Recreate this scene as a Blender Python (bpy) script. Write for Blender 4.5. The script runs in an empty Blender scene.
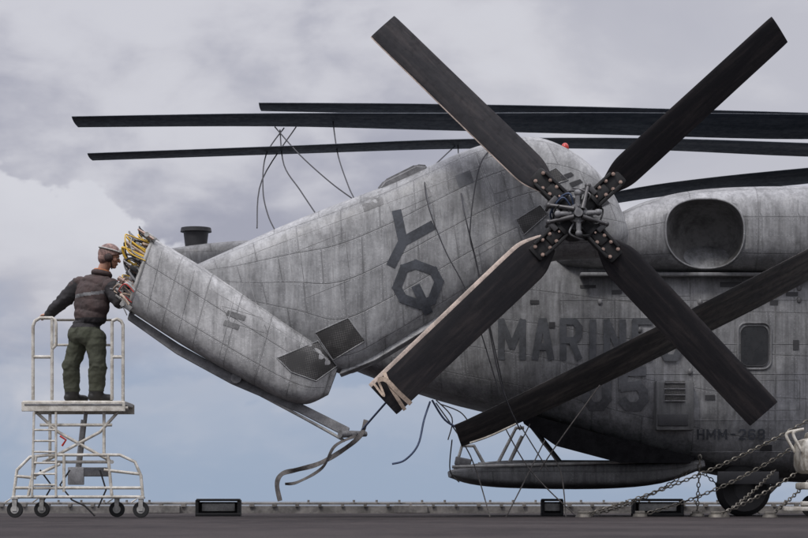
import bpy, bmesh, math, random
from mathutils import Vector, Matrix, noise
from mathutils.bvhtree import BVHTree
random.seed(7)
scene=bpy.context.scene
CAMY=-25.0; CAMZ=0.2; F=2200.0
CAM=Vector((0,CAMY,CAMZ))
def P(px,py,y=0.0):
    D=y-CAMY
    return Vector(((px-404)*D/F,y,CAMZ+(500-py)*D/F))
# ---------------------------------------------------------------- node helper
class NT:
    def __init__(s,nt): s.nt=nt; s.n=nt.nodes; s.l=nt.links
    def set(s,sock,v):
        if isinstance(v,bpy.types.NodeSocket): s.l.new(v,sock)
        elif v is not None:
            if isinstance(v,(tuple,list)) and len(v)==3 and sock.type=='RGBA': v=(*v,1)
            sock.default_value=v
    def m(s,op,a,b=None,c=None,clamp=False):
        n=s.n.new('ShaderNodeMath'); n.operation=op; n.use_clamp=clamp
        s.set(n.inputs[0],a); s.set(n.inputs[1],b); s.set(n.inputs[2],c); return n.outputs[0]
    def rng(s,v,a,b,c=0.0,d=1.0,smooth=True):
        n=s.n.new('ShaderNodeMapRange'); n.clamp=True
        if smooth: n.interpolation_type='SMOOTHSTEP'
        s.set(n.inputs[0],v); s.set(n.inputs[1],a); s.set(n.inputs[2],b); s.set(n.inputs[3],c); s.set(n.inputs[4],d); return n.outputs[0]
    def mix(s,f,a,b,mode='MIX'):
        n=s.n.new('ShaderNodeMix'); n.data_type='RGBA'; n.blend_type=mode
        s.set(n.inputs[0],f); s.set(n.inputs[6],a); s.set(n.inputs[7],b); return n.outputs[2]
    def noise(s,vec,scale,detail=4,rough=.55,dist=0):
        n=s.n.new('ShaderNodeTexNoise'); s.set(n.inputs['Vector'],vec)
        n.inputs['Scale'].default_value=scale; n.inputs['Detail'].default_value=detail
        n.inputs['Roughness'].default_value=rough; n.inputs['Distortion'].default_value=dist; return n.outputs[0]
    def mapping(s,vec,scale=(1,1,1),loc=(0,0,0),rot=(0,0,0)):
        n=s.n.new('ShaderNodeMapping'); s.set(n.inputs[0],vec); n.inputs[1].default_value=loc
        n.inputs[2].default_value=rot; n.inputs[3].default_value=scale; return n.outputs[0]
    def sep(s,v):
        n=s.n.new('ShaderNodeSeparateXYZ'); s.set(n.inputs[0],v); return n.outputs
    def comb(s,x,y,z):
        n=s.n.new('ShaderNodeCombineXYZ'); s.set(n.inputs[0],x); s.set(n.inputs[1],y); s.set(n.inputs[2],z); return n.outputs[0]
    def coord(s,k='Object'):
        return s.n.new('ShaderNodeTexCoord').outputs[k]
def newmat(name):
    m=bpy.data.materials.new(name); m.use_nodes=True
    return m,NT(m.node_tree),m.node_tree.nodes['Principled BSDF']
def simple(name,col,rough=.6,metal=0,var=.25,scale=9,bump=0.0,col2=None,spec=.5):
    m,t,b=newmat(name); c=t.coord()
    nz=t.noise(c,scale,6,.6)
    nz2=t.noise(c,scale*7,3,.6)
    f=t.rng(t.m('ADD',t.m('MULTIPLY',nz,.7),t.m('MULTIPLY',nz2,.3)),.36,.64)
    lo=tuple(x*(1-var) for x in col) if col2 is None else col2
    hi=tuple(min(1,x*(1+var)) for x in col)
    t.set(b.inputs['Base Color'],t.mix(f,lo,hi))
    t.set(b.inputs['Roughness'],t.rng(nz,.3,.7,rough-.1,min(1,rough+.12)))
    b.inputs['Metallic'].default_value=metal; b.inputs['Specular IOR Level'].default_value=spec
    if bump:
        n=t.n.new('ShaderNodeBump'); n.inputs['Strength'].default_value=bump; n.inputs['Distance'].default_value=.01
        t.set(n.inputs['Height'],nz2); t.l.new(n.outputs[0],b.inputs['Normal'])
    return m
def paint(name,col,pu=.62,pv=.44,line=.34,dirt=.76,stagger=.5,seed=0.0,rivets=.3):
    """weathered low-visibility aircraft paint: panels, seams, rivet rows, oil streaks, touch-up patches"""
    m,t,b=newmat(name)
    uv=t.coord('UV'); ob=t.coord('Object')
    u,v,_=t.sep(uv)
    vr=t.m('DIVIDE',v,pv); row=t.m('FLOOR',vr)
    ur=t.m('ADD',t.m('DIVIDE',u,pu),t.m('MULTIPLY',t.m('MODULO',row,2.0),stagger))
    fu=t.m('FRACT',ur); fv=t.m('FRACT',vr)
    du=t.m('MULTIPLY',t.m('MINIMUM',fu,t.m('SUBTRACT',1.0,fu)),pu)
    dv=t.m('MULTIPLY',t.m('MINIMUM',fv,t.m('SUBTRACT',1.0,fv)),pv)
    d=t.m('MINIMUM',du,dv)
    ln=t.rng(d,.002,.007,1,0)
    sp=.045
    ru=t.m('SUBTRACT',t.m('FRACT',t.m('DIVIDE',u,sp)),.5); rv=t.m('SUBTRACT',t.m('FRACT',t.m('DIVIDE',v,sp)),.5)
    def rivet(dist,along):
        a=t.m('DIVIDE',t.m('SUBTRACT',dist,.025),sp)
        return t.rng(t.m('SQRT',t.m('ADD',t.m('POWER',a,2.0),t.m('POWER',along,2.0))),.09,.18,1,0)
    rv1=rivet(du,rv); rv2=rivet(dv,ru)
    dm=t.m('MULTIPLY',t.m('ABSOLUTE',t.m('SUBTRACT',fv,.5)),pv)
    rv3=rivet(t.m('ADD',dm,.025),ru)
    dm2=t.m('MULTIPLY',t.m('ABSOLUTE',t.m('SUBTRACT',fu,.5)),pu)
    rv4=rivet(t.m('ADD',dm2,.025),rv)
    riv=t.m('MAXIMUM',t.m('MAXIMUM',rv1,rv2),t.m('MULTIPLY',t.m('MAXIMUM',rv3,rv4),.6))
    wn=t.n.new('ShaderNodeTexWhiteNoise'); wn.noise_dimensions='3D'
    t.set(wn.inputs['Vector'],t.comb(t.m('FLOOR',ur),row,seed)); pr=wn.outputs[0]
    big=t.noise(ob,1.1,6,.6,.4); med=t.noise(ob,4.5,9,.7,.3); fine=t.noise(ob,38,4,.7)
    stk=t.noise(t.mapping(ob,(8,8,.8)),1.0,6,.65,.5)
    stk2=t.noise(t.mapping(ob,(34,34,2.0)),1.0,4,.6)
    val=t.m('ADD',.95,t.m('MULTIPLY',pr,.12))
    val=t.m('MULTIPLY',val,t.rng(big,.3,.68,1-.42*dirt,1.14))
    val=t.m('MULTIPLY',val,t.rng(med,.32,.68,1-.3*dirt,1.1))
    val=t.m('MULTIPLY',val,t.rng(stk,.34,.62,1-.36*dirt,1.06))
    val=t.m('MULTIPLY',val,t.rng(stk2,.33,.62,1-.2*dirt,1.06))
    val=t.m('MULTIPLY',val,t.rng(fine,.35,.65,.9,1.07))
    # scattered dark oil / soot smudges
    sm=t.rng(t.noise(t.mapping(ob,(1.7,1.7,1.2),(3.1,seed,1.7)),1.6,7,.7,.6),.55,.72)
    val=t.m('MULTIPLY',val,t.m('SUBTRACT',1.0,t.m('MULTIPLY',sm,.4*dirt)))
    val=t.m('MULTIPLY',val,t.m('SUBTRACT',1.0,t.m('MULTIPLY',t.rng(d,0,.06,1,0),t.m('MULTIPLY',t.rng(med,.42,.68),.35*dirt))))
    val=t.m('MULTIPLY',val,t.m('SUBTRACT',1.0,t.m('MULTIPLY',ln,t.m('MULTIPLY',t.rng(big,.3,.7,.3,1.2),line))))
    n=t.n.new('ShaderNodeVectorMath'); n.operation='SCALE'; n.inputs[0].default_value=col; t.set(n.inputs[3],val)
    c=n.outputs[0]
    c=t.mix(t.m('MULTIPLY',t.rng(med,.54,.77),.2),c,(col[0]*.66,col[1]*.61,col[2]*.54))
    pt=t.rng(t.noise(ob,2.2,2,.4,1.2),.60,.66)
    c=t.mix(t.m('MULTIPLY',pt,.16),c,tuple(x*1.3 for x in col))
    rr=t.m('MULTIPLY',riv,t.m('MULTIPLY',t.rng(stk,.35,.6,.35,1.1),rivets))
    c=t.mix(rr,c,tuple(min(1,x*1.7) for x in col))
    t.set(b.inputs['Base Color'],c)
    t.set(b.inputs['Roughness'],t.rng(med,.3,.7,.42,.68))
    bp=t.n.new('ShaderNodeBump'); bp.inputs['Strength'].default_value=.55; bp.inputs['Distance'].default_value=.01
    h=t.m('ADD',t.m('MULTIPLY',riv,.3),t.m('MULTIPLY',ln,-.8)); h=t.m('ADD',h,t.m('MULTIPLY',big,3.0)); h=t.m('ADD',h,t.m('MULTIPLY',med,.35))
    t.set(bp.inputs['Height'],h); t.l.new(bp.outputs[0],b.inputs['Normal'])
    return m
M={}
M['pylon']=paint('pylon_paint',(.335,.338,.342),.46,.34,seed=1)
M['stub']=paint('tail_stub_paint',(.40,.40,.40),.4,.3,seed=2,stagger=0)
M['fus']=paint('fuselage_paint',(.275,.278,.286),.62,.5,seed=3,dirt=.85)
M['nac']=paint('nacelle_paint',(.29,.292,.298),.8,.42,seed=4,stagger=0)
M['ramp']=paint('ramp_paint',(.2,.202,.205),.5,.3,seed=5)
M['dark']=simple('dark_paint',(.035,.035,.038),.6)
M['hold']=simple('hold_shade_black',(.012,.012,.013),.88,spec=.0)  # near-black matte: the shade inside the open hold put into the colour
M['black']=simple('black_rubber',(.012,.012,.013),.75)
M['metal']=simple('worn_steel',(.35,.34,.33),.4,.8)
M['dmetal']=simple('dark_steel',(.09,.088,.09),.45,.6)
M['brass']=simple('bolt_brass',(.40,.29,.24),.4,.5)
M['grey']=simple('grey_fitting',(.16,.16,.165),.55,0,.35)
M['lgrey']=simple('light_grey_fitting',(.34,.335,.32),.55,0,.3)
M['seam']=simple('seam_sealant',(.32,.32,.32),.6,0,.3)
M['seamd']=simple('dark_seam_grey',(.16,.16,.16),.7,0,.35)  # darker grey for panel edges, stencil blocks and a touch-up patch
M['decal']=simple('faded_marking',(.055,.06,.07),.7,0,.4,5)
M['decal2']=simple('faded_marking_soft',(.070,.074,.082),.7,0,.35,4)
M['decal3']=simple('overpainted_number',(.105,.108,.115),.7,0,.35,4)
M['blue']=simple('blue_hose',(.05,.075,.14),.5)
M['yellow']=simple('yellow_fitting',(.6,.38,.04),.5)
M['red']=simple('red_beacon',(.45,.03,.02),.3)
M['tan']=simple('tan_strap',(.42,.33,.26),.85,0,.3,30)
M['strap']=simple('dark_strap',(.095,.088,.084),.85,0,.4,25)
M['rope']=simple('dark_rope',(.05,.05,.055),.85)
M['ropel']=simple('light_rope',(.35,.35,.34),.85)
M['roped']=simple('blue_rope',(.06,.08,.14),.85)
M['cream']=simple('worn_silver_stand_paint',(.56,.54,.49),.5,0,.12,11,.2,(.36,.33,.28))
M['chain']=simple('chain_steel',(.2,.185,.16),.5,.6)
M['glass']=simple('dark_glass',(.025,.026,.028),.3,spec=.3)
M['edge']=simple('blade_edge_strip',(.42,.34,.29),.5,0,.35,8)
M['green']=simple('olive_trousers',(.052,.056,.038),.9,0,.15,5,.3)
M['jacket']=simple('dark_jacket',(.026,.024,.026),.85,0,.2,8,.3)
M['vest']=simple('brown_vest',(.058,.04,.038),.85,0,.3,9,.3)
M['skin']=simple('skin',(.42,.22,.15),.5,0,.12,12)
M['helmet']=simple('cranial_shell',(.22,.14,.12),.6,0,.5,22,0,(.07,.035,.03))
M['white']=simple('off_white_paint',(.5,.485,.44),.55,0,.15,6,.1,(.24,.21,.17))
M['boot']=simple('black_boot',(.015,.014,.013),.5)
M['glove']=simple('tan_glove',(.2,.14,.09),.85)
M['orange']=simple('orange_collar',(.42,.16,.07),.8)
def blademat(name,col,dust,spec=.35):
    m,t,b=newmat(name); ob=t.coord(); uv=t.coord('UV')
    n1=t.noise(t.mapping(uv,(1.2,5,1)),1.0,8,.66,.3); n2=t.noise(ob,14,6,.65)
    c=t.mix(t.m('MULTIPLY',t.rng(n1,.42,.72),.75),col,dust); c=t.mix(t.m('MULTIPLY',t.rng(n2,.5,.7),.4),c,tuple(x*.6 for x in col))
    sc=t.rng(t.noise(t.mapping(uv,(.6,40,1)),1.0,5,.7,.2),.60,.68); c=t.mix(t.m('MULTIPLY',sc,.35),c,dust)
    t.set(b.inputs['Base Color'],c); t.set(b.inputs['Roughness'],t.rng(n2,.3,.7,.48,.7)); b.inputs['Specular IOR Level'].default_value=spec; return m
M['blade']=blademat('tail_blade_skin',(.014,.0135,.016),(.045,.038,.038),.25)
M['mblade']=blademat('main_blade_skin',(.035,.043,.057),(.11,.12,.135))
M['fblade']=blademat('near_blade_skin',(.05,.05,.052),(.19,.17,.155))
m,t,b=newmat('perforated_grille'); ob=t.coord(); x,y,z=t.sep(t.mapping(ob,(1,1,1),(0,0,0),(0,.6,0)))
px_=t.m('SINE',t.m('MULTIPLY',x,230.0)); pz_=t.m('SINE',t.m('MULTIPLY',z,230.0))
hole=t.rng(t.m('MULTIPLY',px_,pz_),-.6,.5)
c=t.mix(hole,(.15,.145,.14),(.012,.012,.012)); 
big=t.noise(ob,6,3); c=t.mix(t.m('MULTIPLY',t.rng(big,.42,.6),.8),c,(.04,.039,.038))
t.set(b.inputs['Base Color'],c); M['grille']=m
# ---------------------------------------------------------------- mesh helpers
def link(ob,parent=None):
    scene.collection.objects.link(ob)
    if parent: ob.parent=parent
    return ob
def empty(name,loc=(0,0,0)):
    e=bpy.data.objects.new(name,None); scene.collection.objects.link(e); e.empty_display_size=.2; return e
def bm2ob(bm,name,mats,parent=None,smooth=True,sharp=35):
    me=bpy.data.meshes.new(name)
    bmesh.ops.recalc_face_normals(bm,faces=bm.faces[:])
    if smooth:
        for f in bm.faces: f.smooth=True
        for e in bm.edges:
            if len(e.link_faces)==2 and e.calc_face_angle(0)>math.radians(sharp): e.smooth=False
    bm.to_mesh(me); bm.free()
    for mm in (mats if isinstance(mats,list) else [mats]): me.materials.append(mm)
    return link(bpy.data.objects.new(name,me),parent)
def cr(p0,p1,p2,p3,t):
    return .5*((2*p1)+(-p0+p2)*t+(2*p0-5*p1+4*p2-p3)*t*t+(-p0+3*p1-3*p2+p3)*t*t*t)
def densify(rows,sub):
    out=[]
    n=len(rows)
    for i in range(n-1):
        a=rows[max(i-1,0)];b=rows[i];c=rows[i+1];d=rows[min(i+2,n-1)]
        for k in range(sub):
            t=k/sub; out.append([cr(a[j],b[j],c[j],d[j],t) for j in range(len(b))])
    out.append(list(rows[-1])); return out
def loft(name,st,mats,parent,e=2.8,n=56,sub=6,y0=0.0,caps=True):
    rows=[]
    for s in st:
        yc=s[5] if len(s)>5 else y0
        rows.append([P(s[0],s[1],yc),P(s[2],s[3],yc),Vector((s[4],0,0))])
    rows=densify(rows,sub)
    bm=bmesh.new(); uvl=bm.loops.layers.uv.new('UVMap'); rings=[]; U=0; us=[]; prev=None
    for T,B,h in rows:
        c=(T+B)/2; a=(T-B)/2; h=max(h.x,.004)
        if prev is not None: U+=(c-prev).length
        us.append(U); prev=c; ring=[]
        for k in range(n):
            th=2*math.pi*k/n; cs,sn=math.cos(th),math.sin(th)
            p=c+a*math.copysign(abs(cs)**(2/e),cs)+Vector((0,-1,0))*h*math.copysign(abs(sn)**(2/e),sn)
            ring.append(bm.verts.new(p))
        rings.append(ring)
    T,B,h=rows[len(rows)//2]; L=(T-B).length/2; vs=[0]
    for k in range(n):
        def q(k):
            th=2*math.pi*k/n; cs,sn=math.cos(th),math.sin(th)
            return Vector((L*math.copysign(abs(cs)**(2/e),cs),h.x*math.copysign(abs(sn)**(2/e),sn)))
        vs.append(vs[-1]+(q(k+1)-q(k)).length)
    for i in range(len(rings)-1):
        for k in range(n):
            f=bm.faces.new((rings[i][k],rings[i+1][k],rings[i+1][(k+1)%n],rings[i][(k+1)%n]))
            for lp,(uu,vv) in zip(f.loops,((us[i],vs[k]),(us[i+1],vs[k]),(us[i+1],vs[k+1]),(us[i],vs[k+1]))): lp[uvl].uv=(uu,vv)
    if caps:
        bm.faces.new(rings[0]); bm.faces.new(rings[-1][::-1])
    ob=bm2ob(bm,name,mats,parent); return ob
def bvh(*obs):
    bm=bmesh.new()
    for o in obs: bm.from_mesh(o.data)
    tr=BVHTree.FromBMesh(bm); bm.free(); return tr
def sight(px,py,tr,off=.005,default=None):
    d=(P(px,py,0)-CAM).normalized(); h=tr.ray_cast(CAM,d)
    if h[0] is None: return P(px,py,0 if default is None else default)
    return h[0]-d*off
def conform(name,bm,tr,mat,parent,off=.005,step=6,thick=0,default=None):
    """flat outline cut finely and wrapped on the skin behind; z of the outline = paint layer"""
    xs=[v.co.x for v in bm.verts]; ys=[v.co.y for v in bm.verts]
    for ax,lo,hi in ((0,min(xs),max(xs)),(1,min(ys),max(ys))):
        k=math.floor(lo/step)*step+step
        while k<hi:
            no=Vector((1,0,0)) if ax==0 else Vector((0,1,0)); co=Vector((k,0,0)) if ax==0 else Vector((0,k,0))
            bmesh.ops.bisect_plane(bm,geom=bm.verts[:]+bm.edges[:]+bm.faces[:],plane_co=co,plane_no=no); k+=step
    for v in bm.verts: v.co=sight(v.co.x,v.co.y,tr,off+v.co.z*.0008,default)
    if thick:
        r=bmesh.ops.extrude_face_region(bm,geom=bm.faces[:])
        for v in [g for g in r['geom'] if isinstance(g,bmesh.types.BMVert)]: v.co+=(CAM-v.co).normalized()*thick
    return bm2ob(bm,name,mat,parent,smooth=not thick)
def poly_bm(pts):
    bm=bmesh.new(); bm.faces.new([bm.verts.new((x,y,0)) for x,y in pts]); return bm
def patch(name,pts,tr,mat,parent,off=.005,thick=0,step=6,default=None):
    return conform(name,poly_bm(pts),tr,mat,parent,off,step,thick,default)
def stroke_bm(segs,w):
    bm=bmesh.new()
    for i,(x1,y1,x2,y2) in enumerate(segs):
        d=Vector((x2-x1,y2-y1)); d.normalize(); n=Vector((-d.y,d.x))*w/2; d=d*w*.32
        bm.faces.new([bm.verts.new((x,y,float(i))) for x,y in ((x1-d.x+n.x,y1-d.y+n.y),(x2+d.x+n.x,y2+d.y+n.y),(x2+d.x-n.x,y2+d.y-n.y),(x1-d.x-n.x,y1-d.y-n.y))])
    return bm
GL={'M':[[(0,0),(0,1),(.5,.3),(1,1),(1,0)]],'A':[[(0,0),(.42,1),(.58,1),(1,0)],[(.2,.3),(.8,.3)]],'R':[[(0,0),(0,1),(.75,1),(1,.85),(1,.62),(.75,.48),(0,.48)],[(.55,.48),(1,0)]],
 'I':[[(.5,0),(.5,1)]],'N':[[(0,0),(0,1),(1,0),(1,1)]],'E':[[(1,0),(0,0),(0,1),(1,1)],[(0,.5),(.8,.5)]],'S':[[(1,.82),(.78,1),(.22,1),(0,.82),(0,.64),(.2,.52),(.8,.48),(1,.36),(1,.18),(.78,0),(.22,0),(0,.18)]],
 'H':[[(0,0),(0,1)],[(1,0),(1,1)],[(0,.5),(1,.5)]],'2':[[(0,.8),(.22,1),(.78,1),(1,.8),(1,.6),(0,0),(1,0)]],'6':[[(1,.85),(.78,1),(.22,1),(0,.8),(0,.2),(.22,0),(.78,0),(1,.2),(1,.4),(.78,.55),(0,.5)]],
 '8':[[(.22,.52),(0,.66),(0,.85),(.22,1),(.78,1),(1,.85),(1,.66),(.78,.52),(.22,.52),(0,.36),(0,.16),(.22,0),(.78,0),(1,.16),(1,.36),(.78,.52)]],
 '0':[[(.25,0),(0,.2),(0,.8),(.25,1),(.75,1),(1,.8),(1,.2),(.75,0),(.25,0)]],'5':[[(1,1),(0,1),(0,.55),(.75,.6),(1,.42),(1,.18),(.75,0),(.22,0),(0,.15)]],'-':[[(.15,.5),(.85,.5)]],
 'Y':[[(0,1),(.5,.5),(1,1)],[(.5,.5),(.5,0)]],'Q':[[(.25,0),(0,.22),(0,.78),(.25,1),(.75,1),(1,.78),(1,.22),(.75,0),(.25,0)],[(.5,.4),(1.0,-.1)]]}
def letter_segs(ch,bl,right,up):
    out=[]
    for pl in GL[ch]:
        q=[(bl[0]+right[0]*x+up[0]*y,bl[1]+right[1]*x+up[1]*y) for x,y in pl]
        out+=[(*q[i],*q[i+1]) for i in range(len(q)-1)]
    return out
def text(name,s,px,py,height,width,tr,mat,parent,pen=7,off=.005):
    ws=[.45 if c=='I' else (1.25 if c=='M' else 1) for c in s]; gap=.26; tot=sum(ws)+gap*(len(s)-1); k=width/tot; x=px; segs=[]
    for c,w_ in zip(s,ws):
        segs+=letter_segs(c,(x+pen/2,py-pen/2),(w_*k-pen,0),(0,-(height-pen))); x+=(w_+gap)*k
    return conform(name,stroke_bm(segs,pen),tr,mat,parent,off,10)
def tube(name,pts,r,mat,parent=None,cyclic=False,poly=False,res=3):
    cu=bpy.data.curves.new(name,'CURVE'); cu.dimensions='3D'; cu.bevel_depth=r; cu.bevel_resolution=res; cu.use_fill_caps=True
    paths=pts if isinstance(pts[0],(list,tuple)) else [pts]
    for pp in paths:
        pp=[Vector(p) for p in pp]
        if not poly and len(pp)>2:
            q=[]
            n=len(pp)
            for i in range(n-1):
                for k in range(6):
                    q.append(cr(pp[max(i-1,0)],pp[i],pp[i+1],pp[min(i+2,n-1)],k/6))
            q.append(pp[-1]); pp=q
        s=cu.splines.new('POLY'); s.points.add(len(pp)-1); s.use_cyclic_u=cyclic
        for a,p in zip(s.points,pp): a.co=(*p,1)
    o=bpy.data.objects.new('tmpc',cu); scene.collection.objects.link(o)
    dg=bpy.context.evaluated_depsgraph_get(); me=bpy.data.meshes.new_from_object(o.evaluated_get(dg)); bpy.data.objects.remove(o)
    for p in me.polygons: p.use_smooth=True
    me.materials.clear(); me.materials.append(mat); me.name=name
    return link(bpy.data.objects.new(name,me),parent)
def box_bm(bm,c,sx,sy,sz,rot=None,bev=.0,mi=0):
    mt=Matrix.Translation(c)@(rot.to_4x4() if rot else Matrix.Identity(4))@Matrix.Diagonal((sx,sy,sz,1))
    r=bmesh.ops.create_cube(bm,size=1,matrix=mt); vs=r['verts']
    fs=set(f for v in vs for f in v.link_faces)
    if bev:
        es=set(e for v in vs for e in v.link_edges)
        rr=bmesh.ops.bevel(bm,geom=list(es),offset=bev,segments=2,affect='EDGES',profile=.5)
        fs=set(f for f in fs if f.is_valid)|set(rr['faces'])
    for f in fs: f.material_index=mi
def box(name,c,sx,sy,sz,mat,parent=None,rot=None,bev=.01):
    bm=bmesh.new(); box_bm(bm,Vector(c),sx,sy,sz,rot,bev); return bm2ob(bm,name,mat,parent,sharp=50)
def cyl_bm(bm,a,b,r1,r2=None,n=20,mi=0):
    r2=r1 if r2 is None else r2; a=Vector(a); b=Vector(b); d=b-a
    mt=Matrix.Translation((a+b)/2)@d.to_track_quat('Z','Y').to_matrix().to_4x4()
    r=bmesh.ops.create_cone(bm,cap_ends=True,segments=n,radius1=r1,radius2=r2,depth=d.length,matrix=mt)
    for f in set(f for v in r['verts'] for f in v.link_faces): f.material_index=mi
def cyl(name,a,b,r1,mat,parent=None,r2=None,n=24):
    bm=bmesh.new(); cyl_bm(bm,a,b,r1,r2,n); return bm2ob(bm,name,mat,parent)
def ell_bm(bm,c,rx,ry,rz,rot=None,n=16,mi=0):
    mt=Matrix.Translation(c)@(rot.to_4x4() if rot else Matrix.Identity(4))@Matrix.Diagonal((rx,ry,rz,1))
    r=bmesh.ops.create_uvsphere(bm,u_segments=n,v_segments=max(8,n*2//3),radius=1,matrix=mt)
    for f in set(f for v in r['verts'] for f in v.link_faces): f.material_index=mi
# ================================================================ SETTING
def setting():
    m,t,b=newmat('nonskid_deck'); ob=t.coord()
    n1=t.noise(ob,.5,6,.6); n2=t.noise(ob,60,3,.7); n3=t.noise(ob,4,6,.6)
    c=t.mix(t.rng(n1,.35,.65),(.032,.028,.029),(.058,.05,.05)); c=t.mix(t.m('MULTIPLY',t.rng(n3,.5,.65),.5),c,(.085,.07,.066))
    c=t.mix(t.m('MULTIPLY',t.rng(n2,.4,.6),.4),c,(.02,.018,.018))
    t.set(b.inputs['Base Color'],c); b.inputs['Roughness'].default_value=.95; b.inputs['Specular IOR Level'].default_value=.1
    bp=t.n.new('ShaderNodeBump'); bp.inputs['Distance'].default_value=.01; t.set(bp.inputs['Height'],n2); t.l.new(bp.outputs[0],b.inputs['Normal'])
    bm=bmesh.new(); box_bm(bm,Vector((0,-15,-.5)),160,50,1.0); bm2ob(bm,'ship_deck',m,smooth=False)
    m,t,b=newmat('sea_water'); ob=t.coord(); b.inputs['Base Color'].default_value=(.03,.045,.06,1); b.inputs['Roughness'].default_value=.25
    bp=t.n.new('ShaderNodeBump'); bp.inputs['Distance'].default_value=.6; t.set(bp.inputs['Height'],t.noise(ob,.25,8,.65)); t.l.new(bp.outputs[0],b.inputs['Normal'])
    bm=bmesh.new(); bmesh.ops.create_grid(bm,x_segments=2,y_segments=2,size=25000,matrix=Matrix.Translation((0,0,-18))); bm2ob(bm,'sea',m,smooth=False)
    co=simple('coaming_paint',(.17,.16,.15),.7,0,.4,3,.3)
    bm=bmesh.new()
    box_bm(bm,Vector((0,8.0,.055)),90,.16,.11); box_bm(bm,Vector((0,8.02,.148)),90,.1,.035,None,.01)
    x=-22
    while x<22:
        w=random.uniform(.04,.07); box_bm(bm,Vector((x,7.96,.125)),w,.16,.05)
        if random.random()<.5: cyl_bm(bm,Vector((x+.17,7.93,.165)),Vector((x+.17,7.93,.2)),.018,n=8)
        x+=.34
    for xx in (-11,-7.3,-3.6,.1,3.8,7.5,11.2): box_bm(bm,Vector((xx,7.9,.06)),.5,.1,.12,None,.01)
    bm2ob(bm,'deck_edge_coaming',co,smooth=False)
    for px0,px1,yy in ((196,241,2.0),(541,563,2.4),(632,683,2.2)):
        e=empty('deck_edge_light'); a=P(px0,517,yy); c=P(px1,517,yy); w=c.x-a.x; cx=(a.x+c.x)/2
        bm=bmesh.new()
        for s in (-1,1): box_bm(bm,Vector((cx+s*(w/2-.02),yy,.1)),.04,.2,.2,None,.008)
        box_bm(bm,Vector((cx,yy,.2)),w*.96,.22,.03,None,.01); box_bm(bm,Vector((cx,yy,.02)),w,.24,.04,None,.01)
        box_bm(bm,Vector((cx,yy+.06,.1)),w*.86,.05,.15,None,.01)
        bm2ob(bm,'housing',M['black'],e,smooth=False)
        box('lens',(cx,yy-.0,.11),w*.74,.06,.10,M['lgrey'],e)
setting()
# ================================================================ HELICOPTER
H=empty('military_helicopter')
FY=2.95
fus=loft('fuselage',[(168,250,178,284,.32,FY),(230,243,250,322,.45,FY),(330,240,345,366,.75,FY),(430,240,440,400,1.05,FY),
   (520,242,530,422,1.3,FY),(600,246,605,446,1.4,FY),(670,248,675,464,1.42,FY),(740,248,740,478,1.42,FY),(860,248,860,484,1.42,FY),
   (1050,245,1050,486,1.42,FY),(1200,255,1200,484,1.4,FY),(1330,300,1330,475,1.2,FY),(1420,360,1420,455,.7,FY),(1450,395,1450,425,.15,FY)],
   M['fus'],H,e=4.2,n=72,sub=5)
loft('transmission_fairing',[(600,240,600,262,.5,FY),(680,212,680,262,.9,FY),(760,200,760,262,1.0,FY),(830,192,830,262,1.1,FY),(920,170,920,262,1.1,FY),(1080,165,1080,262,1.0,FY),(1200,250,1200,262,.4,FY)],M['nac'],H,e=3,sub=5)
NY=1.75
nac=loft('engine_nacelle',[(556,256,556,262,.1,NY),(575,238,570,268,.3,NY),(615,216,612,271,.5,NY),(650,201,648,273,.58,NY),(700,191,700,274,.62,NY),(770,188,770,276,.64,NY),(850,190,850,277,.62,NY),(960,205,960,274,.5,NY),(985,225,985,262,.3,NY)],M['nac'],H,e=2.7,n=64,sub=6)
bm=bmesh.new(); c=P(705,231,1.15)
rot=Matrix.Rotation(math.radians(-14),3,'Z')@Matrix.Rotation(math.radians(-10),3,'X')
mt=Matrix.Translation(c)@rot.to_4x4()@Matrix.Diagonal((.46,.80,.40,1))
r=bmesh.ops.create_uvsphere(bm,u_segments=64,v_segments=40,radius=1)
PW=2.45
for v in bm.verts: # blunt oval duct
    x_,y_,z_=v.co; rr=(abs(x_)**PW+abs(z_)**PW)**(1/PW); r2=math.hypot(x_,z_)
    if rr>1e-5: v.co.x*=r2/rr; v.co.z*=r2/rr
bm.transform(mt)
M['duct']=simple('sooty_exhaust_duct',(.14,.138,.137),.6,0,.45,3,.2)
cut=bm2ob(bm,'cutter',M['duct'],None)
md=nac.modifiers.new('b','BOOLEAN'); md.object=cut; md.solver='EXACT'; md.operation='DIFFERENCE'; md.material_mode='TRANSFER'
nb0=bvh(nac)
dg=bpy.context.evaluated_depsgraph_get(); me=bpy.data.meshes.new_from_object(nac.evaluated_get(dg)); nac.modifiers.clear(); nac.data=me
nb=bvh(nac)
rimp=[]
for k in range(64):
    a=2*math.pi*k/64; lo,hi=10.,60.
    for _ in range(18):
        mid=(lo+hi)/2; q=sight(705+mid*math.cos(a),232+mid*.9*math.sin(a),nb0,0)
        qq=mt.inverted()@q; ins=(abs(qq.x)**PW+abs(qq.z)**PW)**(1/PW)
        ins=math.sqrt(ins**2+qq.y**2)
        if ins<1: lo=mid
        else: hi=mid
    rimp.append(sight(705+lo*math.cos(a),232+lo*.9*math.sin(a),nb0,.003))
bpy.data.objects.remove(cut)
tube('exhaust_rim',rimp,.012,M['nac'],H,cyclic=True,poly=True)
box('nacelle_ledge',(P(790,275,1.5).x,1.55,P(0,275,1.5).z),(P(1000,0,1.5)-P(580,0,1.5)).x,.3,.045,M['nac'],H)
ft=bvh(fus,nac)
pyl=loft('tail_pylon',[(196,266,214,294,.28),(232,250,255,325,.40),(285,226,305,352,.46),(335,206,345,374,.48),(385,187,392,352,.47),(430,167,446,318,.45),(470,150,502,284,.44),
   (505,141,548,262,.46),(535,139,588,258,.48),(565,150,612,256,.48),(592,170,623,250,.42),(612,196,628,240,.3),(624,222,627,232,.06)],M['pylon'],H,e=3.2,n=72,sub=6)
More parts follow.
